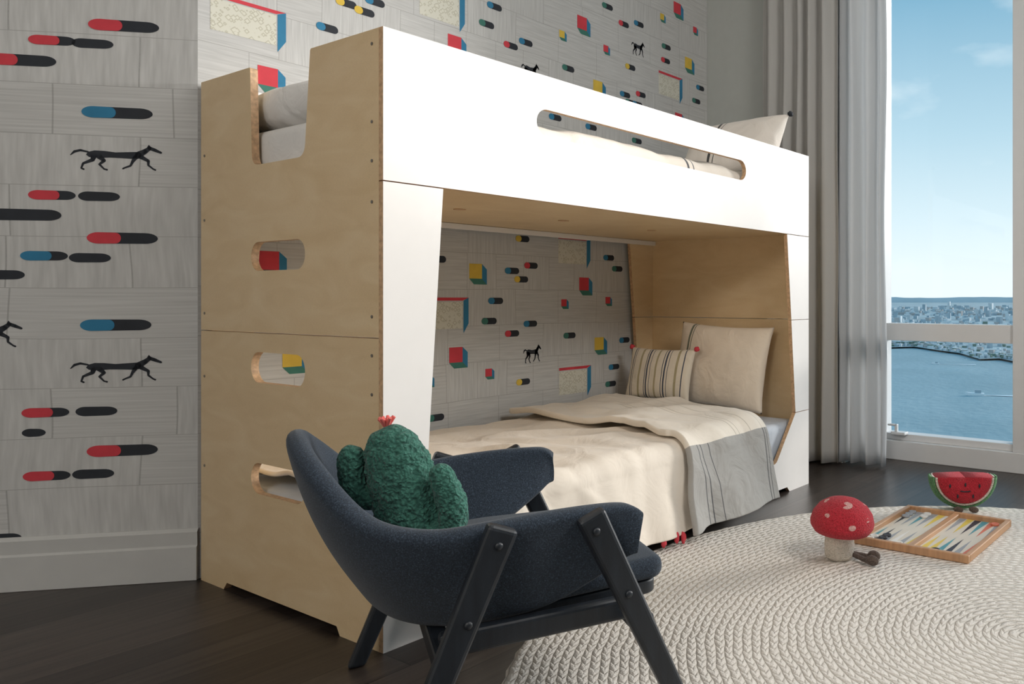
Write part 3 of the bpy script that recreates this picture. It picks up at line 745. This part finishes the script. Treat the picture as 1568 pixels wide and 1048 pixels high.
for i in range(1500):
    px=random.uniform(1300,1640); sy=shore_y(px)
    py=random.choice([random.uniform(472,484),random.uniform(480,500),random.uniform(500,sy-1),random.uniform(sy-6,sy-.5)])
    p,D=far(px,py,2); hpx=random.uniform(1.5,5) if random.random()<.94 else random.uniform(7,13)
    if py>sy-7: hpx=min(hpx,4)
    h=hpx*D/1209; w=random.uniform(3,9)*D/1209; h=max(h,2); h=min(h,(py-457-5)*D/1209)
    a=random.uniform(0,1.5); b=len(bv)
    for z in (0,h):
        for dx,dy in ((-1,-1),(1,-1),(1,1),(-1,1)):
            x=dx*w/2;y=dy*w/3; bv.append((p.x+x*cos(a)-y*sin(a),p.y+x*sin(a)+y*cos(a),p.z+z))
    c=random.choice((0,0,1,2,3,3) if py>500 else (0,0,2,2,1))
    for q in ((4,5,6,7),(0,1,5,4),(1,2,6,5),(2,3,7,6),(3,0,4,7)): bf.append(tuple(b+t for t in q)); bmi.append(c)
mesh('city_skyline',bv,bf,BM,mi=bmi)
WK=plain('boat_white',(.9,.92,.93),.6,.02); FOAM=plain('foam',(.72,.80,.83),.7,.1,.5)
for px,py,s in ((1433,558,1.2),(1495,606,1.9),(1477,551,.8)):
    p,D=far(px,py,.0); g_=group('motorboat',p)
    v=[(-5,-1.6,0),(3,-1.8,0),(6.5,0,0),(3,1.8,0),(-5,1.6,0),(-5,-2,1.6),(3,-2.2,1.8),(7.5,0,2.4),(3,2.2,1.8),(-5,2,1.6)]
    u=s*.5
    f=[(4,3,2,1,0),(5,6,7,8,9)]+[(i,(i+1)%5,5+(i+1)%5,5+i) for i in range(5)]
    R=Matrix.Rotation(radians(112),3,'Z')
    mesh('hull',[p+R@(Vector(q)*u) for q in v],f,WK,g_); 
    v2=[(x,y,z) for z in (1.7,3.6) for x,y in ((-3,-1.2),(1,-1.2),(1,1.2),(-3,1.2))]
    mesh('cabin',[p+R@(Vector(q)*u) for q in v2],[(4,5,6,7),(0,1,5,4),(1,2,6,5),(2,3,7,6),(3,0,4,7)],BM[2],g_)
    mesh('wake',[p+R@(Vector(q)*u) for q in [(-4,-1,.3),(-4,1,.3),(-60,9,.3),(-60,-5,.3)]],[(0,1,2,3)],FOAM,g_)

# ------------------------------------------------------------------ world & light
w=bpy.data.worlds.new('sky'); scene.world=w; w.use_nodes=True; t=w.node_tree; bg=t.nodes['Background']
tc=t.nodes.new('ShaderNodeTexCoord'); sp=t.nodes.new('ShaderNodeSeparateXYZ'); t.links.new(tc.outputs['Generated'],sp.inputs[0])
r=t.nodes.new('ShaderNodeValToRGB'); t.links.new(sp.outputs[2],r.inputs[0]); cr_=r.color_ramp
st=[(0,(.68,.77,.80)),(.03,(.67,.765,.80)),(.10,(.55,.69,.75)),(.20,(.38,.56,.66)),(.36,(.17,.36,.50)),(1,(.14,.31,.48))]
while len(cr_.elements)<len(st): cr_.elements.new(.5)
for e,(p,c) in zip(cr_.elements,st): e.position=p; e.color=(*c,1)
nz=t.nodes.new('ShaderNodeTexNoise'); nz.inputs['Scale'].default_value=7; nz.inputs['Detail'].default_value=9
mp=t.nodes.new('ShaderNodeMapping'); mp.inputs['Scale'].default_value=(1,1,2.2); mp.inputs['Location'].default_value=(.35,.1,.2); t.links.new(tc.outputs['Generated'],mp.inputs[0]); t.links.new(mp.outputs[0],nz.inputs['Vector'])
r2=t.nodes.new('ShaderNodeValToRGB'); t.links.new(nz.outputs[0],r2.inputs[0]); r2.color_ramp.elements[0].position=.60; r2.color_ramp.elements[1].position=.85; r2.color_ramp.elements[1].color=(.5,.5,.5,1)
mx=t.nodes.new('ShaderNodeMix'); mx.data_type='RGBA'; t.links.new(r2.outputs[0],mx.inputs[0]); t.links.new(r.outputs[0],mx.inputs[6]); mx.inputs[7].default_value=(.75,.82,.84,1)
t.links.new(mx.outputs[2],bg.inputs[0]); bg.inputs[1].default_value=1.35

sl=bpy.data.lights.new('sun','SUN'); sl.energy=2.9; sl.angle=radians(16); sl.color=(1,.96,.91); so=link(bpy.data.objects.new('sun',sl))
so.rotation_euler=Vector((-.82,.46,-.26)).to_track_quat('-Z','Y').to_euler(); so.location=(6,-5,5)
def area(name,loc,tgt,size,e,col):
    a=bpy.data.lights.new(name,'AREA'); a.shape='DISK'; a.size=size; a.energy=e; a.color=col; o=link(bpy.data.objects.new(name,a)); o.location=loc
    o.rotation_euler=(Vector(tgt)-Vector(loc)).to_track_quat('-Z','Y').to_euler(); return o
area('bed_front_fill',(.6,-2.6,2.7),(.8,0,.6),1.2,58,(1,.96,.91))  # added overhead fill for the bed front, not a real fixture
area('bed_end_fill',(-2.6,-1.6,2.3),(0,.4,.9),1.0,26,(1,.94,.87))  # invented off-camera fill that brightens the plywood bed end
# added spot, no real fixture: brightens upper walls, casts the bunk's shadow edge
sp_=bpy.data.lights.new('added_wall_spot','SPOT'); sp_.energy=230; sp_.spot_size=radians(34); sp_.spot_blend=.9; sp_.shadow_soft_size=.14; sp_.color=(1,.97,.93)
o=link(bpy.data.objects.new('added_wall_spot',sp_)); o.location=(2.3,-2.7,1.72); o.rotation_euler=(Vector((-.35,1.3,1.95))-Vector(o.location)).to_track_quat('-Z','Y').to_euler()
